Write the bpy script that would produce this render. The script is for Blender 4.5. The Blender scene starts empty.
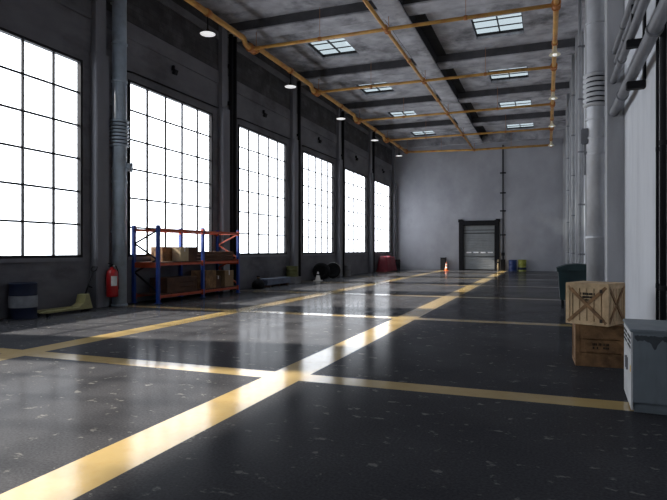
import bpy, bmesh, math, random
from mathutils import Vector, Matrix
random.seed(7)
S = bpy.context.scene
COL = S.collection
PI = math.pi

# ------------------------------------------------------------------ materials
def mat(name, col, rough=.6, var=.25, scale=3.0, bump=.0, bscale=25.0, metal=0.0, spec=.5,
        stain=None, stain_amt=0.0, stain_scale=1.0, stretch=(1, 1, 1), rvar=0.0):
    m = bpy.data.materials.new(name); m.use_nodes = True
    nt = m.node_tree; N = nt.nodes; L = nt.links
    p = N['Principled BSDF']
    p.inputs['Roughness'].default_value = rough
    p.inputs['Metallic'].default_value = metal
    p.inputs['Specular IOR Level'].default_value = spec
    tc = N.new('ShaderNodeTexCoord'); mp = N.new('ShaderNodeMapping')
    mp.inputs['Scale'].default_value = stretch
    L.new(tc.outputs['Object'], mp.inputs['Vector'])
    nz = N.new('ShaderNodeTexNoise'); nz.inputs['Scale'].default_value = scale
    nz.inputs['Detail'].default_value = 7; nz.inputs['Roughness'].default_value = .6
    L.new(mp.outputs[0], nz.inputs['Vector'])
    cr = N.new('ShaderNodeValToRGB')
    cr.color_ramp.elements[0].position = .3; cr.color_ramp.elements[1].position = .7
    c = col
    cr.color_ramp.elements[0].color = (c[0]*(1-var), c[1]*(1-var), c[2]*(1-var), 1)
    cr.color_ramp.elements[1].color = (min(1, c[0]*(1+var)), min(1, c[1]*(1+var)), min(1, c[2]*(1+var)), 1)
    L.new(nz.outputs['Fac'], cr.inputs['Fac'])
    out = cr.outputs['Color']
    if stain:
        n2 = N.new('ShaderNodeTexNoise'); n2.inputs['Scale'].default_value = stain_scale
        n2.inputs['Detail'].default_value = 9; n2.inputs['Roughness'].default_value = .65
        L.new(mp.outputs[0], n2.inputs['Vector'])
        r2 = N.new('ShaderNodeValToRGB'); r2.color_ramp.elements[0].position = .5; r2.color_ramp.elements[1].position = .68
        r2.color_ramp.elements[0].color = (0, 0, 0, 1); r2.color_ramp.elements[1].color = (stain_amt,)*3 + (1,)
        L.new(n2.outputs['Fac'], r2.inputs['Fac'])
        mx = N.new('ShaderNodeMixRGB'); mx.inputs['Color2'].default_value = (*stain, 1)
        L.new(r2.outputs['Color'], mx.inputs['Fac']); L.new(out, mx.inputs['Color1'])
        out = mx.outputs['Color']
    L.new(out, p.inputs['Base Color'])
    if rvar:
        mr = N.new('ShaderNodeMapRange'); mr.inputs['To Min'].default_value = rough - rvar; mr.inputs['To Max'].default_value = rough + rvar
        mr.inputs['From Min'].default_value = .3; mr.inputs['From Max'].default_value = .7
        L.new(nz.outputs['Fac'], mr.inputs['Value']); L.new(mr.outputs[0], p.inputs['Roughness'])
    if bump:
        n3 = N.new('ShaderNodeTexNoise'); n3.inputs['Scale'].default_value = bscale; n3.inputs['Detail'].default_value = 6
        L.new(mp.outputs[0], n3.inputs['Vector'])
        b = N.new('ShaderNodeBump'); b.inputs['Strength'].default_value = bump; b.inputs['Distance'].default_value = .02
        L.new(n3.outputs['Fac'], b.inputs['Height']); L.new(b.outputs[0], p.inputs['Normal'])
    return m

def emis(name, col, strength):
    m = bpy.data.materials.new(name); m.use_nodes = True
    p = m.node_tree.nodes['Principled BSDF']
    p.inputs['Base Color'].default_value = (.8, .8, .8, 1)
    p.inputs['Emission Color'].default_value = (*col, 1); p.inputs['Emission Strength'].default_value = strength
    return m

def glass(name, tint, gl=.06):
    m = bpy.data.materials.new(name); m.use_nodes = True
    nt = m.node_tree; N = nt.nodes; N.remove(N['Principled BSDF'])
    t = N.new('ShaderNodeBsdfTransparent'); t.inputs[0].default_value = (*tint, 1)
    g = N.new('ShaderNodeBsdfGlossy'); g.inputs['Roughness'].default_value = .05
    nz = N.new('ShaderNodeTexNoise'); nz.inputs['Scale'].default_value = 1.5
    mr = N.new('ShaderNodeMapRange'); mr.inputs['To Min'].default_value = gl*.6; mr.inputs['To Max'].default_value = gl*1.4
    mx = N.new('ShaderNodeMixShader')
    nt.links.new(nz.outputs['Fac'], mr.inputs['Value']); nt.links.new(mr.outputs[0], mx.inputs[0])
    nt.links.new(t.outputs[0], mx.inputs[1]); nt.links.new(g.outputs[0], mx.inputs[2])
    nt.links.new(mx.outputs[0], N['Material Output'].inputs[0])
    return m

M = {}
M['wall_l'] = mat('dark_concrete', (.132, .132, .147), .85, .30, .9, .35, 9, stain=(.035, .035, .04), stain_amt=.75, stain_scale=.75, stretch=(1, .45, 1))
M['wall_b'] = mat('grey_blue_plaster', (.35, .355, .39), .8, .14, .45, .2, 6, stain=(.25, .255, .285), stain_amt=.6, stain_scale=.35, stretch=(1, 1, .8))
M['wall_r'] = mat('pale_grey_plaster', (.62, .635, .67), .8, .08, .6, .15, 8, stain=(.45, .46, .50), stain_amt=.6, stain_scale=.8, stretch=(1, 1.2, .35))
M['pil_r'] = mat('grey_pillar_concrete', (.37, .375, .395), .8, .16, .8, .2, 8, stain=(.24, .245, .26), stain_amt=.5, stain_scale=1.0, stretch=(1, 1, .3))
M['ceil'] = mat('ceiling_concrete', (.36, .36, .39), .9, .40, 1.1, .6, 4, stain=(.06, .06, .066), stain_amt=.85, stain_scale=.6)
M['beam_shade'] = mat('shaded_beam_side', (.075, .075, .082), .9, .3, 1.5, spec=.2)  # cross beam sides, their shade painted in as a dark colour
M['long_beam_shade'] = mat('shaded_long_beam_side', (.025, .025, .028), .8, .3, 1.5, spec=.15)  # near-black colour paints the shade on and beside the long beam
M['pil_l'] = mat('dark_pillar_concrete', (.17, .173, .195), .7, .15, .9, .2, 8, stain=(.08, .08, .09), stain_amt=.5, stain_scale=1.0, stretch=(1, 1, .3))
M['black'] = mat('black_painted_metal', (.010, .010, .012), .6, .2, 4, spec=.15)
M['frame'] = mat('dark_window_steel', (.014, .014, .016), .6, .2, 4, spec=.15)
M['pipe_l'] = mat('grey_blue_galvanised_pipe', (.36, .43, .50), .45, .18, 2.5, .05, 20, metal=.0, stain=(.22, .25, .28), stain_amt=.6, stain_scale=2.0)
M['pipe_r'] = mat('weathered_grey_pipe', (.56, .57, .60), .5, .22, 2.0, .1, 15, metal=.2, stain=(.70, .71, .73), stain_amt=.6, stain_scale=2.2, stretch=(1, 1, .6))
M['pipe_thin'] = mat('pale_thin_pipe', (.40, .41, .43), .5, .15, 3)
M['pipe_wall'] = mat('grey_wall_pipe', (.20, .205, .225), .5, .18, 3, .05, 20, metal=.2)
M['yellow'] = mat('yellow_ochre_pipe_paint', (.50, .265, .06), .5, .28, 1.6, .1, 18, stain=(.36, .11, .025), stain_amt=.8, stain_scale=1.1)
M['rust'] = mat('rust_orange_fitting', (.42, .16, .04), .6, .3, 3, .2, 20)
M['shade'] = mat('white_enamel_shade', (.78, .77, .70), .35, .06, 4)
M['cream'] = mat('cream_enamel_shade', (.80, .74, .55), .35, .08, 4)
M['lampglow'] = emis('lamp_diffuser_glow', (1, .99, .96), .5)
M['blue'] = mat('rack_blue_paint', (.010, .048, .27), .4, .2, 4)
M['orange'] = mat('rack_orange_paint', (.46, .068, .02), .45, .2, 4)
M['wood'] = mat('aged_crate_wood', (.26, .14, .06), .75, .5, 3.0, .5, 30, stain=(.045, .02, .01), stain_amt=.85, stain_scale=2.2, stretch=(1, 1, 1))
M['wood_pale'] = mat('pale_crate_wood', (.64, .46, .27), .75, .38, 2.4, .4, 30, stain=(.22, .13, .065), stain_amt=.65, stain_scale=2.2)
M['wood_dark'] = mat('dark_crate_wood', (.08, .035, .018), .8, .35, 4, .3, 30)
M['card'] = mat('brown_cardboard', (.24, .155, .08), .85, .12, 3)
M['card_pale'] = mat('pale_carton', (.48, .38, .24), .85, .12, 3)
M['stencil'] = mat('faded_stencil_ink', (.03, .02, .012), .8, .4, 20)
M['red'] = mat('extinguisher_red', (.36, .010, .012), .3, .15, 4)
M['label_w'] = mat('white_label', (.72, .72, .70), .6, .1, 12)
M['navy'] = mat('navy_drum_paint', (.010, .016, .04), .5, .3, 4, spec=.25)
M['band'] = mat('grey_drum_band', (.26, .28, .31), .55, .25, 5)
M['jack'] = mat('faded_olive_yellow_paint', (.30, .275, .125), .5, .25, 5)
M['rubber'] = mat('black_rubber', (.010, .010, .011), .85, .3, 10, spec=.15)
M['bin'] = mat('dark_green_bin_plastic', (.010, .030, .034), .45, .25, 3)
M['cab_side'] = mat('grey_cabinet_paint', (.17, .20, .225), .5, .14, 2, .05, 12, stain=(.06, .065, .078), stain_amt=.35, stain_scale=2.5, stretch=(1.5, 1.5, .5))
M['cab_front'] = mat('white_cabinet_front', (.62, .63, .64), .45, .10, 4)
M['grime'] = mat('dark_grime', (.05, .06, .07), .8, .3, 8)
M['yel'] = mat('yellow_sticker', (.75, .52, .05), .5, .1, 6)
M['blue_b'] = mat('blue_barrel_plastic', (.008, .03, .14), .4, .2, 4)
M['green_b'] = mat('yellow_green_barrel_paint', (.26, .28, .04), .5, .35, 3)
M['cone_o'] = mat('cone_orange', (.75, .16, .03), .5, .1, 6)
M['cone_w'] = mat('cone_white', (.80, .78, .74), .5, .1, 6)
M['olive'] = mat('olive_drum_paint', (.085, .088, .022), .6, .25, 4)
M['grey_box'] = mat('grey_box_plastic', (.16, .16, .17), .7, .2, 4)
M['bluegrey'] = mat('blue_grey_sheeting', (.12, .14, .20), .6, .2, 5)
M['tarp'] = mat('dark_red_tarpaulin', (.20, .015, .03), .7, .25, 3, .3, 6)
M['steel'] = mat('bare_steel', (.45, .46, .48), .35, .15, 6, metal=.7)
M['sunlit_tread'] = mat('sunlit_tread_grey', (.5, .5, .5), .5, .15, 6)  # pale colour standing in for sunlight on a tyre's tread
M['shutter'] = mat('grey_green_shutter', (.245, .26, .27), .55, .12, 2)
M['door_light'] = mat('white_door_panes', (.95, .95, .97), .3, .02, 4)
M['glass'] = glass('window_glass', (.97, .98, 1.0))
M['skyglass'] = glass('milky_skylight_glass', (.36, .385, .395), .04)

def floor_material():
    m = bpy.data.materials.new('speckled_asphalt_floor'); m.use_nodes = True
    nt = m.node_tree; N = nt.nodes; L = nt.links; p = N['Principled BSDF']
    tc = N.new('ShaderNodeTexCoord')
    n1 = N.new('ShaderNodeTexNoise'); n1.inputs['Scale'].default_value = .6; n1.inputs['Detail'].default_value = 8
    n2 = N.new('ShaderNodeTexNoise'); n2.inputs['Scale'].default_value = 45; n2.inputs['Detail'].default_value = 4
    mp = N.new('ShaderNodeMapping'); mp.inputs['Scale'].default_value = (1.0, 1.4, 1)
    mp.inputs['Rotation'].default_value = (0, 0, .5)
    L.new(tc.outputs['Object'], mp.inputs['Vector'])
    n3 = N.new('ShaderNodeTexNoise'); n3.inputs['Scale'].default_value = 5.0; n3.inputs['Detail'].default_value = 5; n3.inputs['Roughness'].default_value = .65
    for n in (n1, n2): L.new(tc.outputs['Object'], n.inputs['Vector'])
    L.new(mp.outputs[0], n3.inputs['Vector'])
    r1 = N.new('ShaderNodeValToRGB'); e = r1.color_ramp.elements
    e[0].position = .3; e[0].color = (.039, .040, .045, 1); e[1].position = .72; e[1].color = (.063, .064, .069, 1)
    L.new(n1.outputs['Fac'], r1.inputs['Fac'])
    r2 = N.new('ShaderNodeValToRGB'); e = r2.color_ramp.elements
    e[0].position = .35; e[0].color = (.8, .8, .8, 1); e[1].position = .68; e[1].color = (1.22, 1.22, 1.22, 1)
    L.new(n2.outputs['Fac'], r2.inputs['Fac'])
    mu = N.new('ShaderNodeMixRGB'); mu.blend_type = 'MULTIPLY'; mu.inputs['Fac'].default_value = 1
    L.new(r1.outputs[0], mu.inputs['Color1']); L.new(r2.outputs[0], mu.inputs['Color2'])
    r3 = N.new('ShaderNodeValToRGB'); e = r3.color_ramp.elements
    e[0].position = .61; e[0].color = (0, 0, 0, 1); e[1].position = .66; e[1].color = (.8,)*3 + (1,)
    L.new(n3.outputs['Fac'], r3.inputs['Fac'])
    mx = N.new('ShaderNodeMixRGB'); mx.inputs['Color2'].default_value = (.17, .165, .155, 1)
    L.new(r3.outputs[0], mx.inputs['Fac']); L.new(mu.outputs[0], mx.inputs['Color1'])
    L.new(mx.outputs[0], p.inputs['Base Color'])
    mr = N.new('ShaderNodeMapRange'); mr.inputs['From Min'].default_value = .3; mr.inputs['From Max'].default_value = .7
    mr.inputs['To Min'].default_value = FLOOR_R - .04; mr.inputs['To Max'].default_value = FLOOR_R + .06
    L.new(n1.outputs['Fac'], mr.inputs['Value']); L.new(mr.outputs[0], p.inputs['Roughness'])
    p.inputs['Specular IOR Level'].default_value = FLOOR_SPEC
    b = N.new('ShaderNodeBump'); b.inputs['Strength'].default_value = .02; b.inputs['Distance'].default_value = .005
    L.new(n2.outputs['Fac'], b.inputs['Height']); L.new(b.outputs[0], p.inputs['Normal'])
    return m
FLOOR_R, FLOOR_SPEC = .17, .0032
M['floor'] = floor_material()
def brick_material():
    m = mat('shaded_dark_brick', (.045, .0445, .048), .9, .35, 1.2, .0, 8, stain=(.12, .12, .125), stain_amt=.5, stain_scale=1.3)  # brick, with the upper wall's shade darkened into its base colour
    nt = m.node_tree; N = nt.nodes; L = nt.links; p = N['Principled BSDF']
    tc = N.new('ShaderNodeTexCoord'); mp = N.new('ShaderNodeMapping'); mp.inputs['Rotation'].default_value = (PI/2, 0, PI/2)
    sx = N.new('ShaderNodeSeparateXYZ'); cx = N.new('ShaderNodeCombineXYZ')
    L.new(tc.outputs['Object'], sx.inputs[0]); L.new(sx.outputs['Y'], cx.inputs['X']); L.new(sx.outputs['Z'], cx.inputs['Y'])
    b = N.new('ShaderNodeTexBrick'); b.inputs['Scale'].default_value = 1.0; b.inputs['Brick Width'].default_value = .5; b.inputs['Row Height'].default_value = .2
    b.inputs['Mortar Size'].default_value = .012
    b.inputs['Color1'].default_value = (.8, .8, .8, 1); b.inputs['Color2'].default_value = (1.15, 1.15, 1.15, 1); b.inputs['Mortar'].default_value = (.72, .72, .72, 1)
    L.new(cx.outputs[0], b.inputs['Vector'])
    mu = N.new('ShaderNodeMixRGB'); mu.blend_type = 'MULTIPLY'; mu.inputs['Fac'].default_value = 1
    src = p.inputs['Base Color'].links[0].from_socket
    L.new(src, mu.inputs['Color1']); L.new(b.outputs['Color'], mu.inputs['Color2']); L.new(mu.outputs[0], p.inputs['Base Color'])
    bp = N.new('ShaderNodeBump'); bp.inputs['Strength'].default_value = .5; bp.inputs['Distance'].default_value = .02
    L.new(b.outputs['Color'], bp.inputs['Height']); L.new(bp.outputs[0], p.inputs['Normal'])
    return m
M['brick'] = brick_material()
M['line'] = mat('worn_yellow_floor_paint', (.40, .295, .13), .13, .10, 1.2, .03, 40, spec=.20, stain=(.34, .22, .08), stain_amt=.4, stain_scale=6)

# ------------------------------------------------------------------ mesh helpers
class MB:
    def __init__(s): s.bm = bmesh.new()
    def box(s, x0, x1, y0, y1, z0, z1, bev=0.0, mtx=None, mi=0):
        r = bmesh.ops.create_cube(s.bm, size=1.0)
        vs = r['verts']
        for v in vs:
            v.co = Vector(((x0+x1)/2 + v.co.x*(x1-x0), (y0+y1)/2 + v.co.y*(y1-y0), (z0+z1)/2 + v.co.z*(z1-z0)))
        if mi:
            for f in {f for v in vs for f in v.link_faces}: f.material_index = mi
        if bev:
            es = list({e for v in vs for e in v.link_edges})
            rr = bmesh.ops.bevel(s.bm, geom=es, offset=bev, segments=2, affect='EDGES', clamp_overlap=True)
            vs = list({v for f in rr['faces'] for v in f.verts} | {v for v in vs if v.is_valid})
        if mtx is not None: bmesh.ops.transform(s.bm, matrix=mtx, verts=vs)
        return s
    def bar(s, p, q, w, t, up=(0, 0, 1)):
        """rectangular bar from p to q, w across, t along 'up'"""
        p, q = Vector(p), Vector(q); d = (q-p); l = d.length; d.normalize()
        up = Vector(up)
        if abs(d.dot(up)) > .99: up = Vector((0, 1, 0))
        sx = d.cross(up).normalized(); u = sx.cross(d).normalized()
        m = Matrix((sx, d, u)).transposed().to_4x4(); m.translation = (p+q)/2
        r = bmesh.ops.create_cube(s.bm, size=1.0)
        for v in r['verts']: v.co = Vector((v.co.x*w, v.co.y*l, v.co.z*t))
        bmesh.ops.transform(s.bm, matrix=m, verts=r['verts'])
        return s
    def tube(s, pts, r, n=14, cap=True):
        pts = [Vector(p) for p in pts]; rings = []
        rs = r if isinstance(r, (list, tuple)) else [r]*len(pts)
        nrm = None
        for i, p in enumerate(pts):
            if i == 0: t = pts[1]-pts[0]
            elif i == len(pts)-1: t = pts[-1]-pts[-2]
            else: t = (pts[i+1]-pts[i]).normalized() + (pts[i]-pts[i-1]).normalized()
            t.normalize()
            if nrm is None:
                a = Vector((0, 0, 1)) if abs(t.z) < .9 else Vector((1, 0, 0))
                nrm = (a - t*a.dot(t)).normalized()
            else:
                nrm = (nrm - t*nrm.dot(t)).normalized()
            b = t.cross(nrm)
            rings.append([s.bm.verts.new(p + (nrm*math.cos(2*PI*k/n) + b*math.sin(2*PI*k/n))*rs[i]) for k in range(n)])
        for a, b in zip(rings, rings[1:]):
            for k in range(n):
                f = s.bm.faces.new((a[k], a[(k+1) % n], b[(k+1) % n], b[k])); f.smooth = True
        if cap:
            s.bm.faces.new(rings[0][::-1]); s.bm.faces.new(rings[-1])
        return s
    def cyl(s, p, q, r, n=20): return s.tube([p, q], r, n)
    def lathe(s, prof, n=28, mtx=None, smooth=True):
        """prof: list of (r, z) about Z"""
        rings = []; new = []
        for r, z in prof:
            if r < 1e-5:
                v = s.bm.verts.new((0, 0, z)); rings.append([v]); new.append(v)
            else:
                ring = [s.bm.verts.new((r*math.cos(2*PI*k/n), r*math.sin(2*PI*k/n), z)) for k in range(n)]
                rings.append(ring); new += ring
        for a, b in zip(rings, rings[1:]):
            for k in range(n):
                k2 = (k+1) % n
                if len(a) == 1 and len(b) == 1: continue
                if len(a) == 1: f = s.bm.faces.new((a[0], b[k2], b[k]))
                elif len(b) == 1: f = s.bm.faces.new((a[k], a[k2], b[0]))
                else: f = s.bm.faces.new((a[k], a[k2], b[k2], b[k]))
                f.smooth = smooth
        if mtx is not None: bmesh.ops.transform(s.bm, matrix=mtx, verts=new)
        return s
    def prism(s, poly, h0, h1, axis='y'):
        """polygon in a plane extruded along axis; poly pairs are (x,z) for y, (y,z) for x, (x,y) for z"""
        def P(a, b, t): return {'y': (a, t, b), 'x': (t, a, b), 'z': (a, b, t)}[axis]
        A = [s.bm.verts.new(P(a, b, h0)) for a, b in poly]; B = [s.bm.verts.new(P(a, b, h1)) for a, b in poly]
        n = len(poly)
        for k in range(n): s.bm.faces.new((A[k], A[(k+1) % n], B[(k+1) % n], B[k]))
        s.bm.faces.new(A[::-1]); s.bm.faces.new(B)
        return s
    def build(s, name, m, parent=None, loc=None):
        bmesh.ops.recalc_face_normals(s.bm, faces=s.bm.faces)
        me = bpy.data.meshes.new(name); s.bm.to_mesh(me); s.bm.free()
        for mm in (m if isinstance(m, (list, tuple)) else [m]): me.materials.append(mm)
        o = bpy.data.objects.new(name, me); COL.objects.link(o)
        if parent: o.parent = parent
        if loc: o.location = loc
        return o

def tag(o, label=None, cat=None, group=None, kind=None):
    if label: o['label'] = label
    if cat: o['category'] = cat
    if group: o['group'] = group
    if kind: o['kind'] = kind
    return o
def thing(name, label, cat, loc=(0, 0, 0), rz=0, group=None):
    o = bpy.data.objects.new(name, None); COL.objects.link(o)
    o.empty_display_size = .2; o.location = loc; o.rotation_euler = (0, 0, rz)
    return tag(o, label, cat, group)
def struct(name, mb, m, parent=None):
    o = mb.build(name, m, parent); o['kind'] = 'structure'; return o
def sroot(name, loc=(0, 0, 0)):
    o = bpy.data.objects.new(name, None); COL.objects.link(o); o.location = loc; o['kind'] = 'structure'; return o
def dup(root, loc, label=None, rz=None, group=None):
    r = root.copy(); COL.objects.link(r); r.location = loc
    if rz is not None: r.rotation_euler = (0, 0, rz)
    if label: r['label'] = label
    if group: r['group'] = group
    for ch in list(root.children):
        c = ch.copy(); COL.objects.link(c); c.parent = r
        for g in list(ch.children):
            d = g.copy(); COL.objects.link(d); d.parent = c
    return r
ORD = ['nearest', 'second', 'third', 'fourth', 'fifth', 'sixth']

# ------------------------------------------------------------------ dimensions
XL, XR, YB, YF, H = -12.2, 1.45, 46.5, -7.0, 10.8
BAY = 6.655
WZ0, WZ1, WW = 1.44, 6.97, 4.68
WY = [7.37 + BAY*k for k in range(-2, 6)]; WY[2] += .12          # window starts along the left wall
PIER = [12.46 + BAY*k for k in range(-3, 6)]        # pilaster starts
EPS = .002

# ------------------------------------------------------------------ floor
def build_floor():
    xs = [XL-.3, -8.1, -7.62, -3.45, -2.93, XR+.3]
    ys = [YF-.3]
    cross = [(6.45 + BAY*k, 6.82 + BAY*k) for k in range(-2, 6)]
    for a, b in cross: ys += [a, b]
    ys.append(YB+.3)
    bm = bmesh.new()
    g = [[bm.verts.new((x, y, 0)) for x in xs] for y in ys]
    for j in range(len(ys)-1):
        for i in range(len(xs)-1):
            f = bm.faces.new((g[j][i], g[j][i+1], g[j+1][i+1], g[j+1][i]))
            painted = i in (1, 3) or (j % 2 == 1)
            f.material_index = 1 if painted else 0
    mb = MB(); mb.bm.free(); mb.bm = bm
    return struct('floor', mb, [M['floor'], M['line']])
build_floor()

# ------------------------------------------------------------------ left wall with window openings
mb = MB()
T = .14
edges = [YF-.3]
for y in WY: edges += [y, y+WW]
edges.append(YB+.3)
mb.box(XL-T, XL, YF-.3, YB+.3, 0, WZ0)
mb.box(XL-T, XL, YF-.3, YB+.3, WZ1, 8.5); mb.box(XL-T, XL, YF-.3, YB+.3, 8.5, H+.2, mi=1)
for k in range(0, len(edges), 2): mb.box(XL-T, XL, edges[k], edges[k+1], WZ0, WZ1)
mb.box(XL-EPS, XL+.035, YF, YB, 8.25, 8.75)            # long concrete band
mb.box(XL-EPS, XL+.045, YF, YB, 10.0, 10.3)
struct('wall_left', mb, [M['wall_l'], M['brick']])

for n, y0 in enumerate(WY):
    r = sroot('window_%d' % (n+1), (XL, y0, WZ0))
    w, h = WW, WZ1-WZ0
    f = MB(); t = .075
    xa, xb = -.10, .035
    f.box(xa, xb, 0, t, 0, h); f.box(xa, xb, w-t, w, 0, h); f.box(xa, xb, t, w-t, 0, t); f.box(xa, xb, t, w-t, h-t, h)
    fr = struct('window_frame', f, M['frame'], r)
    g = MB()
    for k in range(1, 5): g.box(xa+.04, xb-.04, w*k/5-.026, w*k/5+.026, t, h-t)
    for k in range(1, 6): g.box(xa+.05, xb-.05, t, w-t, h*k/6-.026, h*k/6+.026)
    struct('glazing_bars', g, M['frame'], fr)
    p = MB(); p.box(-.04, -.03, t*.5, w-t*.5, t*.5, h-t*.5)
    struct('window_pane', p, M['glass'], r)
    s = MB(); s.box(-.02, .06, -.05, w+.05, -.10, 0, .008)
    struct('window_sill', s, M['pil_l'], r)

# pilasters
n_trim = 0
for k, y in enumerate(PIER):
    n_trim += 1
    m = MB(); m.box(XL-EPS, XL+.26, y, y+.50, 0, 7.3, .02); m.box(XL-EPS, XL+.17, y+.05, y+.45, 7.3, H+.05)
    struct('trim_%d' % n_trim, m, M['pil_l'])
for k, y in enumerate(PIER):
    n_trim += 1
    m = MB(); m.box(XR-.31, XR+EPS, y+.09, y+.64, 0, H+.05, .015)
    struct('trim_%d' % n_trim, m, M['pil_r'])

# right, back, front walls
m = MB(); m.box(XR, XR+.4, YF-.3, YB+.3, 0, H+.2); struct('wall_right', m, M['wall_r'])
DX0, DX1, DZ = -6.60, -3.66, 3.95
m = MB()
m.box(XL-.4, DX0, YB, YB+.4, 0, H+.2); m.box(DX1, XR+.4, YB, YB+.4, 0, H+.2); m.box(DX0, DX1, YB, YB+.4, DZ, H+.2)
m.box(DX0, DX1, YB+.3, YB+.4, 0, DZ)
struct('wall_back', m, M['wall_b'])
m = MB(); m.box(XL-.4, XR+.4, YF-.4, YF, 0, H+.2); struct('wall_front', m, M['wall_b'])

# ceiling: slab with skylight openings, long beam and cross beams
SKX = [(-10.05, -8.2), (-2.86, -.90)]
SKY = [(22.75, 24.95), (29.55, 31.75), (36.1, 38.3), (42.75, 44.95)]
xs = [XL-.4, *SKX[0], *SKX[1], XR+.4]
ys = [YF-.4] + [v for p in SKY for v in p] + [YB+.4]
m = MB()
for i in range(len(xs)-1):
    for j in range(len(ys)-1):
        if i in (1, 3) and j % 2 == 1: continue
        m.box(xs[i], xs[i+1], ys[j], ys[j+1], H, H+.12)
m.box(-5.62, -4.78, YF, YB, 10.2, 10.27); m.box(-5.58, -4.82, YF, YB, 10.27, H+.01, mi=2); m.box(-6.0, -4.40, YF, YB, H-.05, H+.01, mi=2)  # dark top plate added to widen the painted shade beside the beam
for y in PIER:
    if -6 < y < 44: m.box(XL, XR, y+.52, y+1.42, 10.38, 10.44); m.box(XL, XR, y+.55, y+1.39, 10.44, H+.01, mi=1)  # upper box carries the painted shade of the beam sides
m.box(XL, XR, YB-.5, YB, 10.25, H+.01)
struct('ceiling', m, [M['ceil'], M['beam_shade'], M['long_beam_shade']])
ns = len(WY)
for i, (xa, xb) in enumerate(SKX):
    for j, (ya, yb) in enumerate(SKY):
        ns += 1
        r = sroot('window_%d' % ns, ((xa+xb)/2, (ya+yb)/2, H+.12))
        w, d = (xb-xa)/2, (yb-ya)/2
        f = MB(); t = .04
        f.box(-w, -w+t, -d, d, 0, .10); f.box(w-t, w, -d, d, 0, .10); f.box(-w+t, w-t, -d, -d+t, 0, .10); f.box(-w+t, w-t, d-t, d, 0, .10)
        fr = struct('window_frame', f, M['frame'], r)
        g = MB()
        g.box(-.025, .025, -d+t, d-t, .02, .08)
        for q in (-1, 1): g.box(-w+t, w-t, q*d/3-.018, q*d/3+.018, .03, .07)
        struct('glazing_bars', g, M['frame'], fr)
        p = MB(); p.box(-w+.02, w-.02, -d+.02, d-.02, .045, .055); struct('window_pane', p, M['skyglass'], r)

# ------------------------------------------------------------------ roller door in the back wall
r = sroot('door_1', ((DX0+DX1)/2, YB, 0))
w = (DX1-DX0)/2
f = MB()
f.box(-w-.12, -w+.26, -.16, .05, 0, 4.05, .01); f.box(w-.26, w+.12, -.16, .05, 0, 4.05, .01)
f.box(-w-.02, w+.02, -.26, .05, 3.62, 4.02, .02)
for s_ in (-1, 1): f.box(s_*(w+.0)-.16, s_*(w+.0)+.16, -.28, .05, 3.9, 4.14, .01)
struct('door_frame', f, M['black'], r)
p = MB()
z = 0.02
while z < 3.62:
    zz = min(z+.14, 3.66)
    p.prism([(.06, z), (.035, z+.03), (.035, zz-.03), (.06, zz), (.12, zz), (.12, z)], -w+.2, w-.2, 'x'); z += .14
# prism with axis x takes (y,z)
sh = struct('door_panel', p, M['shutter'], r)
q = MB(); q.box(-w+.24, w-.24, .0, .06, 1.13, 1.17); q.box(-w+.24, w-.24, .0, .06, 2.98, 3.04); q.box(-w+.24, w-.24, .0, .06, 3.24, 3.28)
q.box(-w+.24, w-.24, .0, .06, .02, .10)
struct('door_rail', q, M['frame'], sh)
for k in range(4):
    a = -w + .46 + k*.56
    v = MB(); v.box(a, a+.40, .015, .06, 1.40, 1.50, .01); struct('door_light', v, M['door_light'], sh)

# ------------------------------------------------------------------ yellow overhead pipes
PX = [-10.9, -5.42, .28]; PZ = 9.6
CY = [12.85, 19.53, 26.1, 32.75, 39.3, 45.5]
LAMPY = [16.45, 23.1, 29.75, 36.4, 43.1]
def hanger(mb, x, y, z0): mb.cyl((x, y, z0), (x, y, 10.79 if not -5.62 < x < -4.78 else 10.21), .012, 8)
PIPELAB = ['thick yellow ochre pipe hung along the ceiling beside the left wall of windows',
           'slim yellow pipe running down the middle of the ceiling to the back wall',
           'yellow pipe hung along the ceiling near the right wall with cream lamps']
for k, (x, rad) in enumerate(zip(PX, (.105, .068, .088))):
    t = thing('overhead_pipe', PIPELAB[k], 'pipe', (x, 0, PZ + (.2 if k == 0 else 0)), 0, 'long yellow ceiling pipes')
    PB = PZ + (.2 if k == 0 else 0)
    y1 = 45.5
    pts = [(0, -3, 0)]
    if k == 0:
        for y in CY[:-1]:
            pts += [(0, y-.70, 0), (0, y-.62, -.03), (0, y-.52, -.16), (0, y-.40, -.20), (0, y+.25, -.20), (0, y+.40, -.15), (0, y+.55, 0)]
    pts.append((0, y1, 0))
    MB().tube(pts, rad, 16).build('pipe_run', M['yellow'], t)
    for y in CY:
        dz = -.20 if k == 0 and y < 45 else 0
        c = MB(); c.cyl((0, y-.16, dz), (0, y+.16, dz), rad*1.35, 16); c.cyl((0, y-.20, dz), (0, y-.15, dz), rad*1.65, 16); c.cyl((0, y+.15, dz), (0, y+.20, dz), rad*1.65, 16)
        c.build('pipe_coupling', M['rust'], t)
        hb = MB(); hb.cyl((0, y+.36, dz), (0, y+.36, ((10.38 if y < 45 else 10.80) if k != 1 else 10.20)-PB), .012, 8); hb.cyl((0, y+.33, dz+.02 if k else dz+.05), (0, y+.39, dz+.02 if k else dz+.05), rad*1.2, 12)
        hb.build('pipe_hanger', M['rust'], t)
    for y in LAMPY:
        c = MB(); c.cyl((0, y-.10, 0), (0, y+.10, 0), rad*1.3, 16)
        c.build('pipe_collar', M['rust'], t)
CL = ['nearest of the yellow cross pipes, spanning the ceiling above the largest skylights',
      'second yellow cross pipe from the front, just before the second pair of skylights',
      'third yellow cross pipe from the front, crossing between second and third skylights',
      'fourth yellow cross pipe from the front, close before the farthest skylights',
      'farthest yellow cross pipe, lying along the top of the back wall']
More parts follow.
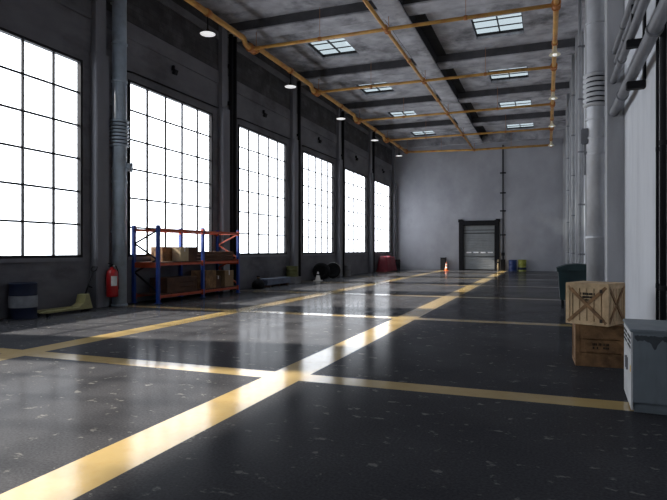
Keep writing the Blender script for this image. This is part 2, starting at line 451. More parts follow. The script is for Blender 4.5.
for k, y in enumerate(CY[1:]):
    t = thing('cross_pipe', CL[k], 'pipe', (0, y, PZ), 0, 'yellow cross pipes')
    MB().tube([(PX[0], 0, 0 if y < 45 else .17), (PX[1], 0, 0), (PX[2], 0, 0)], .065 if k < 4 else .085, 12).build('pipe_run', M['yellow'], t)
    for x in (-8.0, -2.6):
        zj = .08 if x < -5 and y > 45 else 0
        c = MB(); c.cyl((x-.06, 0, zj), (x+.06, 0, zj), .084, 12); c.build('pipe_joint', M['rust'], t)
        hb = MB(); hb.cyl((x, 0, .05), (x, 0, 10.80-PZ), .008, 8); hb.build('pipe_hanger', M['rust'], t)

# ------------------------------------------------------------------ hanging lamps
t = thing('hanging_lamp', 'x', 'lamp', (PX[0], LAMPY[0], PZ), 0, 'white disc lamps along the left pipe')
MB().cyl((0, 0, .09), (0, 0, -.42), .022, 10).build('lamp_rod', M['black'], t)
MB().lathe([(0, -.36), (.05, -.36), (.075, -.43), (.10, -.46), (.26, -.495), (.285, -.52), (.275, -.525), (.09, -.48), (0, -.48)], 28).build('lamp_shade', M['black'], t)
MB().lathe([(0, -.485), (.10, -.49), (.265, -.518), (.25, -.535), (0, -.55)], 28).build('lamp_diffuser', M['lampglow'], t)
for k, y in enumerate(LAMPY):
    lab = '%s white disc lamp hanging from the thick yellow pipe by the left wall' % (ORD[k].capitalize() if k < 4 else 'Farthest')
    if k == 0: t['label'] = lab; t0 = t
    else: dup(t0, (PX[0], y, PZ), lab)
t = thing('hanging_lamp', 'x', 'lamp', (PX[2], LAMPY[1], PZ), 0, 'cream bell lamps along the right pipe')
MB().cyl((0, 0, -.08), (0, 0, -.30), .03, 10).build('lamp_rod', M['yellow'], t)
MB().lathe([(0, -.13), (.05, -.13), (.07, -.27), (.11, -.36), (.20, -.435), (.215, -.47), (.205, -.475), (.08, -.42), (0, -.42)], 28).build('lamp_shade', M['cream'], t)
MB().lathe([(0, -.40), (.06, -.42), (.085, -.46), (.06, -.50), (0, -.515)], 20).build('lamp_bulb', M['lampglow'], t)
for k, y in enumerate(LAMPY[1:]):
    lab = '%s cream bell lamp hanging from the yellow pipe near the right wall' % (ORD[k].capitalize() if k < 3 else 'Farthest')
    if k == 0: t['label'] = lab; t0 = t
    else: dup(t0, (PX[2], y, PZ), lab)

# ------------------------------------------------------------------ big vertical pipes
def bellows(z0, z1, r0, r1, n):
    pr = [(r0*.9, z0)]
    for k in range(n):
        a = z0 + (z1-z0)*k/n; d = (z1-z0)/n
        pr += [(r0, a+.08*d), (r1, a+.25*d), (r1, a+.62*d), (r0, a+.80*d)]
    pr.append((r0*.9, z1)); return pr
def dark_grooves(o, lim):
    for p in o.data.polygons:
        if math.hypot(p.center.x, p.center.y) < lim: p.material_index = 1
    return o
def ring(mb, r, z, h=.05): mb.lathe([(r*.9, z-h), (r*1.13, z-h), (r*1.13, z+h), (r*.9, z+h)], 24, smooth=False)

t = thing('vertical_pipe', 'blue-grey vertical duct pipe with ribbed bellows beside red extinguisher', 'pipe', (-11.86, 13.27, 0))
MB().cyl((0, 0, .06), (0, 0, 10.37), .205, 24).build('pipe_run', M['pipe_l'], t)
dark_grooves(MB().lathe(bellows(4.70, 5.52, .212, .27, 8), 26).build('bellows', [M['pipe_l'], M['frame']], t), .232)
for z in (3.67, 4.05, 6.64, 7.75, 9.2): c = MB(); ring(c, .205, z, .025); c.build('pipe_collar', M['pipe_l'], t)
v = MB(); v.cyl((.10, .10, 4.12), (.24, .24, 4.12), .12, 18); v.cyl((.23, .23, 4.12), (.26, .26, 4.12), .15, 18)
v.build('valve', M['pipe_l'], t)
MB().lathe([(0, 0), (.235, 0), (.235, .04), (.22, .06), (0, .06)], 24).build('base_plate', M['pipe_l'], t)
for z in (2.2, 6.0, 9.0): b = MB(); b.box(-.29, -.15, -.05, .05, z-.03, z+.03); b.build('wall_bracket', M['pipe_l'], t)

t = thing('vertical_pipe', 'grey weathered vertical pipe with ribbed bellows behind the stacked crates', 'pipe', (1.0, 13.55, 0))
MB().cyl((0, 0, .06), (0, 0, 10.37), .185, 24).build('pipe_run', M['pipe_r'], t)
dark_grooves(MB().lathe(bellows(4.78, 5.54, .192, .255, 7), 26).build('bellows', [M['pipe_r'], M['frame']], t), .215)
for z in (6.62, 4.52, 4.10, 3.75, 1.93): c = MB(); ring(c, .185, z, .022); c.build('pipe_collar', M['pipe_r'], t)
v = MB(); v.box(-.30, -.14, -.12, .02, 3.98, 4.32, .02); v.cyl((-.22, -.05, 3.98), (-.22, -.05, 3.3), .018, 8); v.cyl((-.24, -.05, 3.78), (-.18, -.05, 3.78), .04, 8)
v.build('valve_box', M['pipe_wall'], t)
MB().lathe([(0, 0), (.27, 0), (.27, .05), (.2, .08), (0, .08)], 24).build('base_plate', M['pipe_r'], t)
for z in (2.6, 6.2, 9.2): b = MB(); b.box(.14, .44, -.05, .05, z-.03, z+.03); b.build('wall_bracket', M['pipe_r'], t)

t = tag(MB().cyl((1.20, 13.62, 0), (1.20, 13.62, 10.38), .028, 10).build('conduit', M['pipe_thin']), 'thin pale conduit rising just right of the big weathered pipe', 'conduit')
rp = [(1.05, 20.9, .06, 'slim grey conduit on the right wall, between second and third pillars'),
      (1.1, 27.4, .07, 'pale conduit on the right wall beside the fourth pillar'),
      (1.1, 34.1, .07, 'farthest pale conduit on the right wall near the back corner')]
for x, y, rr, lab in rp:
    t = thing('conduit', lab, 'conduit', (x, y, 0), 0, 'vertical conduits along the right wall')
    MB().cyl((0, 0, 0), (0, 0, 10.79), rr, 12).build('pipe_run', M['pipe_thin'], t)
    for z in (1.5, 3.2, 5.0, 6.8, 8.6): c = MB(); c.box(0, XR-x-.01, -.04, .04, z-.03, z+.03); ring(c, rr, z, .03); c.build('pipe_clip', M['pipe_wall'], t)

# black pipes at the second left pier
BP = [(19.72, 'black vertical pipe left of its twin, on the pillar behind the rack'), (20.02, 'black vertical pipe right of its twin, on the pillar behind the rack')]
for y, lab in BP:
    t = thing('drain_pipe', lab, 'pipe', (-11.96, y, 0), 0, 'black twin pipes behind the rack')
    MB().cyl((0, 0, 0), (0, 0, 10.37), .085, 14).build('pipe_run', M['black'], t)
    for z in (2.6, 5.0, 7.6, 9.1): c = MB(); c.box(-.18, .02, -.11, .11, z-.05, z+.05); c.build('pipe_clip', M['black'], t)
for k, y in ((2, PIER[5]+.72), (3, PIER[6]+.72), (4, PIER[7]+.72)):
    lab = {2: 'black drain pipe on the pillar just past the third tall window', 3: 'black drain pipe on the pillar just past the fourth tall window', 4: 'black drain pipe on the pillar just past the fifth tall window'}[k]
    t = thing('drain_pipe', lab, 'pipe', (-12.0, y, 0), 0, 'single black pipes along the left wall')
    MB().cyl((0, 0, 0), (0, 0, 10.37), .09, 12).build('pipe_run', M['black'], t)
    for z in (2.6, 5.0, 7.6): c = MB(); c.box(-.14, .02, -.11, .11, z-.05, z+.05); c.build('pipe_clip', M['black'], t)

# conduit over the second window, one over each further bay window
for k in range(3):
    y0 = WY[3+k] - .15; y1 = PIER[4+k] + .05
    lab = 'thin black cable conduit above the %s window' % ['second tall', 'third tall', 'fourth tall'][k]
    tag(MB().tube([(-12.14, y0, 7.18), (-12.14, y0+.3, 7.22), (-12.14, y1-.35, 7.26), (-12.14, y1-.12, 7.27)], .028, 10).build('cable_conduit', M['black']),
        lab, 'conduit', 'black conduits above the windows')
# small dark fixtures above each window
t0 = None
for k in range(5):
    y = WY[3+k] + 2.2
    lab = 'small dark wall floodlight above the %s window' % ['second tall', 'third tall', 'fourth tall', 'fifth tall', 'farthest tall'][k]
    if t0 is None:
        t0 = thing('wall_floodlight', lab, 'lamp', (XL+.07, y, 7.85), 0, 'dark floodlights above the windows')
        b = MB(); b.box(-.07, .03, -.03, .03, .06, .22); b.build('wall_bracket', M['black'], t0)
        a = MB(); a.box(.0, .12, -.09, .09, -.09, .09, .015, Matrix.Rotation(.35, 4, 'Y')); a.build('lamp_housing', M['black'], t0)
    else: dup(t0, (XL+.07, y, 7.85), lab)

# ------------------------------------------------------------------ pipes on the near right wall
def wallpipe(z, x, r, lab, y0=-6.9):
    t = thing('wall_pipe', lab, 'pipe', (x, 0, z), 0, 'grey pipes along the near right wall')
    MB().cyl((0, y0, 0), (0, 12.60, 0), r, 16).build('pipe_run', M['pipe_wall'], t)
    for y in (8.0, 11.2): c = MB(); c.cyl((0, y-.05, 0), (0, y+.05, 0), r*1.2, 16); c.build('pipe_collar', M['pipe_wall'], t)
wallpipe(5.64, 1.27, .050, 'topmost grey pipe running along the near right wall')
wallpipe(5.42, 1.29, .042, 'second grey pipe down on the near right wall')
wallpipe(5.06, 1.25, .065, 'third grey pipe down, resting on the upper dark bracket')
wallpipe(4.42, 1.26, .085, 'lowest and fattest grey pipe, resting on the lower dark bracket')
for z, lab in ((4.99, 'upper dark bracket holding grey pipes on the right wall'), (4.33, 'lower dark bracket holding the fattest grey pipe on the right wall')):
    t = thing('pipe_mount_bracket', lab, 'bracket', (XR, 10.0, z), 0, 'pipe brackets on the right wall')
    b = MB(); b.box(-.27, 0, -.07, .07, -.13, -.01, .01); b.build('bracket_arm', M['frame'], t)
    b = MB(); b.box(-.03, 0, -.09, .09, -.01, .40, .008); b.build('bracket_plate', M['frame'], t)
    if z > 4.9: b = MB(); b.box(-.20, -.17, -.03, .03, -.01, .55); b.build('bracket_post', M['frame'], t)

# black pipes near the cabinet
for x, y, r_, lab in ((1.385, 8.57, .021, 'slim black pipe down the right wall behind the cabinet, left of pair'), (1.365, 8.05, .042, 'thicker black pipe down the right wall behind the cabinet, right of pair')):
    t = thing('drain_pipe', lab, 'pipe', (x, y, 0), 0, 'black pipes behind the cabinet')
    MB().cyl((0, 0, 0), (0, 0, 10.75), r_, 16).build('pipe_run', M['black'], t)
    for z in (1.17, 3.0, 6.5): c = MB(); ring(c, r_, z, .03); c.box(0, XR-x-.005, -.03, .03, z-.02, z+.02); c.build('pipe_clip', M['black'], t)

# ------------------------------------------------------------------ conduit on the back wall
t = thing('conduit', 'thin dark conduit up the back wall right of the shutter door', 'conduit', (-3.27, YB, 0))
MB().cyl((0, -.10, .9), (0, -.10, 10.0), .05, 10).build('pipe_run', M['frame'], t)
for z in (7.78, 6.19, 4.76, 2.85): b = MB(); b.box(-.22, .22, -.14, 0, z-.05, z+.05); b.build('conduit_clip', M['black'], t)
b = MB(); b.box(-.12, .12, -.18, 0, 1.2, 1.45, .01); b.build('junction_box', M['black'], t)
b = MB(); b.box(-.16, .16, -.22, 0, .05, .90, .02); b.build('switch_box', M['frame'], t)

t = thing('bollard', 'short beige guard post right beside the shutter door', 'bollard', (-3.62, 46.15, 0))
MB().lathe([(0, 0), (.07, 0), (.07, .85), (.05, .9), (0, .9)], 16).build('post', M['card_pale'], t)
MB().lathe([(.05, .6), (.073, .6), (.073, .72), (.05, .72)], 16).build('stripe', M['black'], t)

# ------------------------------------------------------------------ barrels
def barrel(name, lab, loc, r, h, m, cat='barrel', group=None, band=None):
    t = thing(name, lab, cat, loc, 0, group)
    MB().lathe([(0, .02), (r*.96, .02), (r*.96, 0), (r, 0), (r, .03), (r*.975, .05), (r*.975, h*.32), (r*1.01, h*.335), (r*.975, h*.35), (r*.975, h*.65),
                (r*1.01, h*.665), (r*.975, h*.68), (r*.975, h-.05), (r, h-.03), (r, h), (r*.95, h), (r*.95, h-.025), (0, h-.025)], 30).build('barrel_body', m, t)
    MB().cyl((r*.5, 0, h-.03), (r*.5, 0, h+.005), .035, 12).build('bung_cap', M['black'], t)
    return t
barrel('barrel', 'blue barrel standing by the back wall right of the door', (-2.50, 45.85, 0), .31, .88, M['blue_b'])
t = barrel('barrel', 'worn yellow-green barrel standing right of the blue barrel', (-1.80, 45.9, 0), .31, .90, M['green_b'])
b = MB(); b.lathe([(.28, .12), (.316, .12), (.316, .30), (.28, .30)], 30, smooth=False); b.build('dark_band', M['navy'], t)
t = barrel('drum', 'dark navy drum with grey band under the nearest tall window', (-11.86, 10.0, 0), .31, .86, M['navy'], 'drum')
b = MB(); b.lathe([(.29, .27), (.3165, .27), (.3165, .55), (.29, .55)], 34, smooth=False); b.build('grey_band', M['band'], t)
t = barrel('drum', 'small grey drum at the wall beyond the big tyres', (-11.85, 33.5, 0), .24, .68, M['grey_box'], 'drum')
t = barrel('drum', 'dark drum in the far left corner of the hall', (-11.7, 45.6, 0), .27, .85, M['frame'], 'drum')

# ------------------------------------------------------------------ traffic cones
def cone(lab, loc, h, tilt=0):
    t = thing('traffic_cone', lab, 'traffic cone', loc)
    b = MB(); b.box(-.20, .20, -.20, .20, 0, .035, .01); b.build('cone_base', M['cone_o'] if h > .6 else M['cone_w'], t)
    def rr(z): return .15 - .12*z/h
    MB().lathe([(rr(0), .03), (rr(h), h), (rr(h)-.01, h+.01), (0, h+.01)], 24).build('cone_body', M['cone_o'] if h > .6 else M['cone_w'], t)
    for a, bb in ((.30, .48), (.62, .78)):
        MB().lathe([(rr(a*h)+.004, a*h), (rr(bb*h)+.004, bb*h)], 24).build('stripe', M['cone_w'] if h > .6 else M['black'], t)
cone('small orange and white traffic cone at the far end of the floor line', (-7.38, 44.3, 0), .72)
cone('small white cone with dark stripes on the floor left of the tyres', (-11.45, 27.7, 0), .48)
t = thing('storage_box', 'small dark box standing behind the orange cone', 'box', (-7.95, 46.1, 0))
b = MB(); b.box(-.20, .20, -.2, .2, 0, .98, .02); b.build('box_body', M['frame'], t)
b = MB(); b.box(-.22, .22, -.22, .22, .98, 1.03, .01); b.build('lid', M['black'], t)

# ------------------------------------------------------------------ tyres against the wall
def tyre(lab, loc, R, rim, rz, trd='rubber'):
    t = thing('tyre', lab, 'tyre', loc, rz, 'tyres against the left wall')
    m = Matrix.Translation((0, 0, R)) @ Matrix.Rotation(PI/2, 4, 'X')
    w = .15
    MB().lathe([(R*.55, -w*.8), (R*.70, -w), (R*.92, -w*.95), (R, -w*.7), (R, w*.7), (R*.92, w*.95), (R*.70, w), (R*.55, w*.8), (R*.52, 0), (R*.55, -w*.8)], 36, m).build('tyre_body', M['rubber'], t)
    tr = MB()
    for k in range(28):
        a = 2*PI*k/28
        tr.box(-.03, .03, -w*.75, w*.75, R-.012, R+.012, 0, Matrix.Translation((0, 0, R)) @ Matrix.Rotation(a, 4, 'Y'))
    tr.build('tread', M[trd], t)
    MB().lathe([(R*.53, -w*.5), (R*.40, -w*.35), (R*.14, -w*.2), (R*.12, -w*.5), (0, -w*.5), (0, w*.3), (R*.53, w*.5)], 28, m).build('wheel_rim', rim, t)
tyre('left of the two big black tyres leaning by the third pillar', (-11.66, 28.7, 0), .47, M['rubber'], .25)
tyre('right of the two big black tyres, the one with a pale edge', (-11.70, 30.6, 0), .46, M['rubber'], .35, 'sunlit_tread')  # pale tread paints the sunlit edge onto this tyre

# ------------------------------------------------------------------ olive drum on grey box, sheet bundle, dark sack
t = thing('storage_box', 'low grey box under the olive drum by the left wall', 'box', (-11.80, 25.2, 0))
b = MB(); b.box(-.33, .33, -.33, .33, 0, .30, .02); b.build('box_body', M['grey_box'], t)
b = MB(); b.box(-.35, .35, -.35, .35, .27, .33, .01); b.build('lid', M['grey_box'], t)
barrel('drum', 'short olive drum sitting on the low grey box', (-11.80, 25.2, .33), .30, .52, M['olive'], 'drum')
t = thing('sheet_bundle', 'flat bundle of blue-grey sheets on the floor under third window', 'bundle', (-11.80, 23.2, 0))
for y in (-.9, 0, .9): b = MB(); b.box(-.30, .30, y-.06, y+.06, 0, .09); b.build('skid', M['wood_dark'], t)
b = MB()
for k in range(5): b.box(-.30+.01*(k % 2), .30-.01*(k % 2), -1.2+.03*(k % 3), 1.2-.04*(k % 2), .09+.055*k, .14+.055*k, .006)
b.build('sheets', M['bluegrey'], t)
t = thing('sack', 'small dark sack on the floor just past the rack', 'sack', (-11.6, 21.35, 0))
MB().lathe([(0, 0), (.24, 0), (.29, .08), (.27, .22), (.17, .36), (.06, .42), (.045, .46), (.08, .52), (0, .53)], 16).build('sack_body', M['rubber'], t)
MB().lathe([(.05, .43), (.062, .44), (.062, .47), (.05, .48)], 12).build('tie', M['card'], t)

# tarpaulin covered pile in the far left
t = thing('covered_pile', 'dark red tarpaulin draped over a low pile under farthest window', 'pile', (-11.75, 42.6, 0))
bm_ = MB(); nx, ny = 8, 22
vs = {}
for i in range(nx+1):
    for j in range(ny+1):
        u, v = i/nx*2-1, j/ny*2-1
        x, y = u*.42, v*1.65
        e = max(abs(u), abs(v))
        z = 1.15*(1-max(0, (e-.72)/.28)**1.0) if e > .72 else 1.15
        z += .05*math.sin(7*v+2*u) * (1 if e < .9 else .3)
        x *= 1 + .0*e
        vs[i, j] = bm_.bm.verts.new((x, y, max(0.0, z)))
for i in range(nx):
    for j in range(ny): bm_.bm.faces.new((vs[i, j], vs[i+1, j], vs[i+1, j+1], vs[i, j+1])).smooth = True
bm_.build('tarpaulin', M['tarp'], t)
b = MB(); b.box(-.28, .28, -1.15, 1.15, 0, 1.02); b.build('pile_core', M['wood_dark'], t)

# ------------------------------------------------------------------ fire extinguisher
t = thing('fire_extinguisher', 'red fire extinguisher with white label hung on the left pillar', 'fire extinguisher', (XL+.26+.185, 12.86, .30))
MB().lathe([(0, .02), (.13, .02), (.155, 0), (.165, .03), (.165, .66), (.145, .74), (.09, .80), (.05, .82), (.05, .86), (0, .86)], 28).build('cylinder_body', M['red'], t)
b = MB(); b.box(-.03, .03, -.05, .05, .85, .92, .008); b.bar((0, .02, .93), (0, -.16, .97), .03, .015); b.bar((0, .02, .90), (0, -.14, .88), .03, .015)
b.build('valve_handle', M['black'], t)
MB().cyl((.03, 0, .885), (.075, 0, .885), .028, 14).build('gauge', M['steel'], t)
MB().tube([(0, .05, .89), (.02, .14, .87), (.04, .19, .72), (.04, .195, .4), (.04, .19, .2)], [.014, .014, .014, .018, .03], 10).build('hose', M['black'], t)
lb = MB(); n = 8
for k in range(n):
    a0 = math.radians(-38 + k*62/n - 20); a1 = math.radians(-38 + (k+1)*62/n - 20)
    r_ = .1675
    q = [lb.bm.verts.new((r_*math.cos(a), r_*math.sin(a), z)) for a, z in ((a0, .32), (a1, .32), (a1, .60), (a0, .60))]
    lb.bm.faces.new(q)
lb_o = lb.build('label_sheet', M['label_w'], t)
b = MB(); b.box(-.18, -.14, -.06, .06, .45, .62); b.box(-.18, -.14, -.06, .06, .05, .12); b.build('wall_hook', M['black'], t)

# ------------------------------------------------------------------ pallet jack
t = thing('pallet_jack', 'faded yellow pallet jack with black handle by the left wall', 'pallet jack', (-11.78, 11.0, 0))
for s_ in (-.17, .17):
    f = MB(); f.box(s_-.075, s_+.075, -.62, .55, .075, .135, .012); f.prism([(-.62, .075), (-.72, .085), (-.72, .10), (-.62, .135)], s_-.06, s_+.06, 'x')
    fk = f.build('fork', M['jack'], t)
    MB().cyl((s_-.04, -.5, .04), (s_+.04, -.5, .04), .04, 14).build('fork_roller', M['rubber'], fk)
h_ = MB(); h_.prism([(.50, .06), (.52, .14), (.68, .22), (.74, .44), (.86, .46), (.92, .28), (.98, .10), (.98, .06)], -.15, .15, 'x'); h_.build('pump_housing', M['jack'], t)
for s_ in (-.06, .06): MB().cyl((s_-.025, .86, .085), (s_+.025, .86, .085), .085, 18).build('steer_wheel', M['rubber'], t)
a = MB(); a.tube([(0, .86, .40), (0, .95, .62), (0, 1.16, 1.05)], .022, 10); a.build('handle_shaft', M['black'], t)
a = MB(); a.tube([(0, 1.16, 1.05), (-.09, 1.18, 1.09), (-.09, 1.22, 1.18), (.09, 1.22, 1.18), (.09, 1.18, 1.09), (0, 1.16, 1.05)], .016, 8); a.build('grip_loop', M['black'], t)
a = MB(); a.bar((0, .98, .66), (.12, 1.0, .62), .02, .03); a.build('release_lever', M['black'], t)

# ------------------------------------------------------------------ crates
def crate(lab, loc, rz, w, d, h, m, group, brace=True, slats=4, stencil=False, horiz=False, name='crate', bm_mat=None):
    """w along x, d along y, planks, corner frame and diagonal braces on every side"""
    t = thing(name, lab, 'crate', loc, rz, group)
    p = .022
    pl = MB()
    def planks(face):
        n_ = slats
        for k in range(n_):
            g = .006
            if horiz:
                a, b = h*k/n_+g, h*(k+1)/n_-g
                if face in ('f', 'b'):
                    y = -d/2+p if face == 'f' else d/2-p
                    pl.box(-w/2+p, w/2-p, y-p/2, y+p/2, a, b, .003)
                else:
                    x = w/2-p if face == 'r' else -w/2+p
                    pl.box(x-p/2, x+p/2, -d/2+p, d/2-p, a, b, .003)
            else:
                if face in ('f', 'b'):
                    a, b = -w/2+w*k/n_+g, -w/2+w*(k+1)/n_-g
                    y = -d/2+p if face == 'f' else d/2-p
                    pl.box(a, b, y-p/2, y+p/2, .02, h-.02, .003)
                else:
                    a, b = -d/2+d*k/n_+g, -d/2+d*(k+1)/n_-g
                    x = w/2-p if face == 'r' else -w/2+p
                    pl.box(x-p/2, x+p/2, a, b, .02, h-.02, .003)
    for fc in 'fbrl': planks(fc)
    pl.box(-w/2+p*1.6, w/2-p*1.6, -d/2+p*1.6, d/2-p*1.6, .01, .03)
    pl.build('plank_sides', m, t)
    fr = MB(); e = .055; q = p*.55
    for sx in (-1, 1):
        for sy in (-1, 1):
            x, y = sx*(w/2), sy*(d/2)
            fr.box(min(x, x-sx*e), max(x, x-sx*e), min(y, y-sy*q), max(y, y-sy*q), 0, h, .003)
            fr.box(min(x, x-sx*q), max(x, x-sx*q), min(y-sy*q, y-sy*e), max(y-sy*q, y-sy*e), 0, h, .003)
    for z0 in (0, h-e):
        for sy in (-1, 1):
            y = sy*d/2; fr.box(-w/2+e, w/2-e, min(y, y-sy*q), max(y, y-sy*q), z0, z0+e, .003)
        for sx in (-1, 1):
            x = sx*w/2; fr.box(min(x, x-sx*q), max(x, x-sx*q), -d/2+e, d/2-e, z0, z0+e, .003)
    fr.build('corner_frame', m, t)
    if brace:
        br = MB()
        for sy in (-1, 1):
            y = sy*(d/2-q*.45)
            br.bar((-w/2+e*.6, y, e*.6), (w/2-e*.6, y, h-e*.6), q*.95, .045); br.bar((-w/2+e*.6, y, h-e*.6), (w/2-e*.6, y, e*.6), q*.9, .045)
        for sx in (-1, 1):
            x = sx*(w/2-q*.45)
            br.bar((x, -d/2+e*.6, e*.6), (x, d/2-e*.6, h-e*.6), q*.95, .045, (0, 0, 1)); br.bar((x, -d/2+e*.6, h-e*.6), (x, d/2-e*.6, e*.6), q*.9, .045, (0, 0, 1))
        br.build('diagonal_brace', bm_mat or m, t)
    ld = MB(); n_ = 4
    for k in range(n_): ld.box(-w/2+w*k/n_+.003, -w/2+w*(k+1)/n_-.003, -d/2, d/2, h-.001, h+.018, .003)
    ld.build('lid', m, t)
    if stencil:
        st = MB()
        rows = ((.80, .74, 12), (.715, .66, 14), (.64, .60, 10)) if brace else ((.58, .52, 11), (.49, .44, 8))
        for a, b, c_ in rows:
            for k in range(c_):
                if random.random() < .15: continue
                x = -.15*w + .34*w*k/c_
                st.box(x, x+.34*w/c_*random.uniform(.45, .8), -d/2+(.001 if not brace else .0045)-.0035, -d/2+.012, b*h, a*h*.995)
        st.build('stencil_marks', M['stencil'], t)
        if brace:
            sk = MB()
            for x, z in ((w*.33, .12), (w*.33, .84)): sk.box(x-.02, x+.02, -d/2-.001, -d/2+.012, h*z-.025, h*z+.025)
            sk.build('dark_knot', M['stencil'], t)
    return t
g = 'wooden crates stacked by the right wall'
crate('brown wooden crate with horizontal boards, under the other crate', (.69, 9.02, 0), .03, .64, .62, .575, M['wood'], g, brace=False, slats=3, stencil=True, horiz=True)
crate('pale wooden crate with X brace on top of the brown crate', (.655, 8.93, .593), -.46, .60, .60, .57, M['wood_pale'], g, slats=6, stencil=True, bm_mat=M['wood'])

# ------------------------------------------------------------------ pallet rack
RX0, RX1 = -12.12, -11.2
RY = [14.2, 16.6, 18.98]
t = thing('pallet_rack', 'blue and orange pallet rack full of crates against the left wall', 'rack', (0, 0, 0))
RH = 2.42
for y in RY:
    for x in (RX0, RX1):
        u = MB(); u.box(x-.05, x+.05, y-.05, y+.05, .012, RH, .006)
        uo = u.build('upright', M['blue'], t)
        f = MB(); f.box(x-.08, x+.08, y-.08, y+.08, 0, .014); f.build('foot_plate', M['blue'], uo)
for k in range(2):
    for x in (RX0, RX1):
        for z, hh in ((.20, .08), (1.20, .075), (2.28, .08)):
            b = MB(); b.box(x-.025, x+.025, RY[k]+.05, RY[k+1]-.05, z-hh/2, z+hh/2, .005); bo = b.build('beam', M['orange'], t)
            for y in (RY[k]+.052, RY[k+1]-.052): c = MB(); c.box(x-.03, x+.056, y-.012, y+.012, z-.09, z+.09); c.build('beam_connector', M['orange'], bo)
    for z in (.25, 1.25):
        d_ = MB(); ny = 12
        for j in range(ny):
            a = RY[k]+.09 + (RY[k+1]-RY[k]-.18)*j/ny
            d_.box(RX0-.03, RX1+.03, a, a+(RY[k+1]-RY[k]-.18)/ny*.84, z, z+.025)
        d_.build('shelf_deck', M['wood_dark'], t)
for y, mm in ((RY[0], M['frame']), (RY[2], M['orange'])):
    lv = [.35, .95, 1.35, 1.85, 2.25]
    b = MB()
    for q in range(len(lv)-1):
        xa, xb = (RX0, RX1) if q % 2 == 1 else (RX1, RX0)
        b.bar((xa+.03*(1 if xa < xb else -1), y, lv[q]), (xb-.03*(1 if xa < xb else -1), y, lv[q+1]), .025, .055)
    b.build('diagonal_brace', mm, t)
    b = MB(); b.box(RX0+.05, RX1-.05, y-.02, y+.02, 1.10, 1.26); b.build('end_rail', M['orange'], t)
    b = MB(); b.box(RX0+.05, RX1-.05, y-.015, y+.015, 2.24, 2.30); b.build('end_rail', M['orange'], t)

ZS1, ZS2 = .277, 1.277
g = 'boxes and crates stored on the rack'
crate('brown crate with X braced end on the middle shelf, left bay', (-11.83, 15.35, ZS2), 0, .46, .85, .46, M['wood'], g, slats=4)
def carton(lab, loc, w, d, h, m, tape=True, rz=0):
    t = thing('carton', lab, 'box', loc, rz, g)
    b = MB(); b.box(-w/2, w/2, -d/2, d/2, 0, h, .006); b.build('box_body', m, t)
    b = MB(); b.box(-w/2+.003, w/2-.003, -.001, .001 + .0, h, h+.003); b.box(-w/2-.002, w/2+.002, -.03, .03, h-.0005, h+.0022); b.box(w/2, w/2+.002, -.03, .03, h*.72, h+.001); b.build('packing_tape', M['label_w'], t)
carton('pale carton beside the braced crate on the middle shelf', (-11.40, 15.60, ZS2), .34, .44, .45, M['card_pale'])
crate('dark crate right of the pale carton on the middle shelf', (-11.62, 16.16, ZS2), 0, .66, .52, .46, M['wood_dark'], g, slats=4)
def pallet(lab, loc):
    t = thing('pallet', lab, 'pallet', loc, 0, 'pallets stacked on the middle shelf')
    b = MB()
    for k in range(6): b.box(-.42, .42, -.98+k*.345, -.98+k*.345+.23, .085, .105, .003)
    b.build('deck_boards', M['wood_dark'], t)
    b = MB()
    for x in (-.36, 0, .36): b.box(x-.045, x+.045, -.98, .98, .018, .085)
    b.build('stringers', M['wood_dark'], t)
    b = MB()
    for y in (-.93, 0, .93): b.box(-.42, .42, y-.05, y+.05, 0, .018)
    b.build('bottom_boards', M['wood_dark'], t)
for k in range(3):
    pallet(['bottom pallet of the dark stack on the right middle shelf', 'middle pallet of the dark stack on the right middle shelf', 'top pallet of the dark stack on the right middle shelf'][k], (-11.66, 17.75, ZS2+.107*k))
crate('long dark wooden box low in the left bay of the rack', (-11.62, 15.55, ZS1), 0, .70, 1.6, .46, M['wood_dark'], g, brace=False, slats=3, horiz=True)
crate('braced brown crate on the bottom shelf, right bay', (-11.60, 17.25, ZS1), 0, .62, .66, .62, M['wood'], g, slats=4)
carton('tall brown carton at the right end of the bottom shelf', (-11.52, 18.42, ZS1), .54, .62, .60, M['card'])
carton('small dark carton between crate and tall carton, bottom shelf', (-11.6, 17.86, ZS1), .45, .40, .42, M['wood_dark'])

# ------------------------------------------------------------------ waste container
t = thing('waste_container', 'dark green wheeled waste container by the right wall', 'waste bin', (.83, 17.95, 0))
b = MB()
zz0, zz1 = .20, 1.06
def quad_loft(mb, r0, r1, z0, z1):
    a = [mb.bm.verts.new((x, y, z0)) for x, y in ((-r0[0], -r0[1]), (r0[0], -r0[1]), (r0[0], r0[1]), (-r0[0], r0[1]))]
    c = [mb.bm.verts.new((x, y, z1)) for x, y in ((-r1[0], -r1[1]), (r1[0], -r1[1]), (r1[0], r1[1]), (-r1[0], r1[1]))]
    for k in range(4): mb.bm.faces.new((a[k], a[(k+1) % 4], c[(k+1) % 4], c[k]))
    mb.bm.faces.new(a[::-1]); mb.bm.faces.new(c)
quad_loft(b, (.47, .43), (.53, .50), zz0, zz1); b.build('bin_body', M['bin'], t)
b = MB(); b.box(-.56, .56, -.53, .53, zz1-.04, zz1+.03, .012); b.build('bin_rim', M['bin'], t)
b = MB()
pr = [(-.57, zz1+.03), (-.57, zz1+.07), (-.30, zz1+.17), (.0, zz1+.195), (.30, zz1+.17), (.57, zz1+.07), (.57, zz1+.03)]
b.prism(pr, -.54, .54, 'y'); b.build('lid', M['bin'], t)
b = MB()
for x in (-.25, .05, .35): b.box(x-.03, x+.03, -.505, -.455, .25, 1.0, .01)
b.box(-.3, .3, -.57, -.53, zz1-.02, zz1+.03, .01)
b.build('ribs', M['bin'], t)
for x in (-.40, .40):
    for y in (-.34, .34):
        c = MB(); c.box(x-.025, x+.025, y-.03, y+.03, .14, .21); c.cyl((x-.03, y, .085), (x+.03, y, .085), .085, 16); c.build('caster', M['rubber'], t)

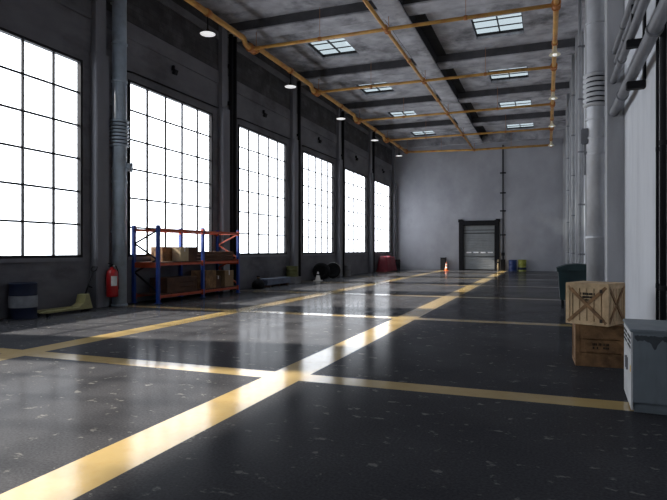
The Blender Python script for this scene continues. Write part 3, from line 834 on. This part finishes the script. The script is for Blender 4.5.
# ------------------------------------------------------------------ cabinet
CX0, CX1, CY0, CY1, CZ = .80, 1.36, 6.40, 7.36, .845
t = thing('cabinet', 'low grey steel cabinet with white front against the right wall', 'cabinet', (CX0, CY0, 0), math.radians(-2.6))
w, d, h = CX1-CX0, CY1-CY0, CZ
b = MB(); b.box(.018, w, 0, d, .10, h-.03, .006); b.build('carcass', M['cab_side'], t)
b = MB(); b.box(-.012, w+.01, -.015, d+.015, h-.03, h, .008); b.build('cabinet_top', M['cab_side'], t)
b = MB(); b.box(.03, w-.02, .03, d-.03, 0, .10); b.build('plinth', M['cab_side'], t)
for k in range(2):
    y0 = .01 + k*(d-.02)/2; y1 = y0 + (d-.02)/2 - .008
    b = MB(); b.box(0, .018, y0, y1, .02, h*.70, .003); do = b.build('door', M['cab_front'], t)
    b = MB(); b.box(-.018, 0, (y1-.08 if k == 0 else y0+.05), (y1-.05 if k == 0 else y0+.08), h*.42, h*.58, .004); b.build('door_handle', M['pipe_wall'], do)
    b = MB(); b.box(0, .018, y0, y1, h*.71, h-.035, .003); dr = b.build('drawer', M['cab_front'], t)
    b = MB()
    for q in range(3): b.box(-.004, 0, y0+.06, y1-.06, h*.75+q*.05, h*.75+q*.05+.024)
    b.build('drawer_slot', M['black'], dr)
b = MB(); b.box(-.003, 0, .05, .12, .40, .46); b.build('yellow_sticker', M['yel'], t)
# grime running down the near side from under the top
b = MB(); random.seed(3)
top, low = [], []
n_ = 34
for k in range(n_+1):
    x = .03 + (w-.06)*k/n_
    base = .012 + .03*abs(math.sin(k*.55)) + (.10*math.exp(-((k-12)/1.6)**2)) + (.06*math.exp(-((k-22)/1.2)**2)) + random.uniform(0, .022)
    top.append(b.bm.verts.new((x, -.0015, h-.055-random.uniform(0, .012)))); low.append(b.bm.verts.new((x, -.0015, h-.07-base)))
for k in range(n_): b.bm.faces.new((top[k], top[k+1], low[k+1], low[k]))
b.build('grime_streaks', M['grime'], t)

# ------------------------------------------------------------------ light
w_ = bpy.data.worlds.new('overcast_sky'); S.world = w_; w_.use_nodes = True
bg = w_.node_tree.nodes['Background']
bg.inputs[0].default_value = (.93, .965, 1.0, 1); bg.inputs[1].default_value = 5.0
sl = bpy.data.lights.new('sun', 'SUN'); sl.energy = 14.5; sl.angle = math.radians(1.8); sl.color = (1, .91, .78)
so = bpy.data.objects.new('sun', sl); COL.objects.link(so)
so.rotation_euler = Vector((1, .175, -.735)).to_track_quat('-Z', 'Y').to_euler()
so.location = (-30, 0, 30)
for n, y0 in enumerate(WY):
    a = bpy.data.lights.new('window_portal', 'AREA'); a.shape = 'RECTANGLE'; a.size = WZ1-WZ0; a.size_y = WW
    a.cycles.is_portal = True
    o = bpy.data.objects.new('window_portal', a); COL.objects.link(o)
    o.location = (XL-.14, y0+WW/2, (WZ0+WZ1)/2); o.rotation_euler = (0, -PI/2, 0)

# ------------------------------------------------------------------ camera
f_px = 560.0
cam = bpy.data.cameras.new('camera'); cam.sensor_width = 36; cam.lens = f_px/667*36; cam.clip_end = 300
co = bpy.data.objects.new('camera', cam); COL.objects.link(co)
co.location = (0, 0, 1.65); co.rotation_euler = (PI/2, 0, math.atan((547-333.5)/f_px))
S.camera = co
S.view_settings.view_transform = 'Standard'; S.view_settings.look = 'None'
S.view_settings.exposure = 0; S.view_settings.gamma = 1; S.view_settings.use_curve_mapping = False
try:
    S.cycles.use_denoising = True
    S.cycles.max_bounces = 10; S.cycles.diffuse_bounces = 6; S.cycles.transparent_max_bounces = 12
    S.cycles.sample_clamp_indirect = 8
except Exception: pass
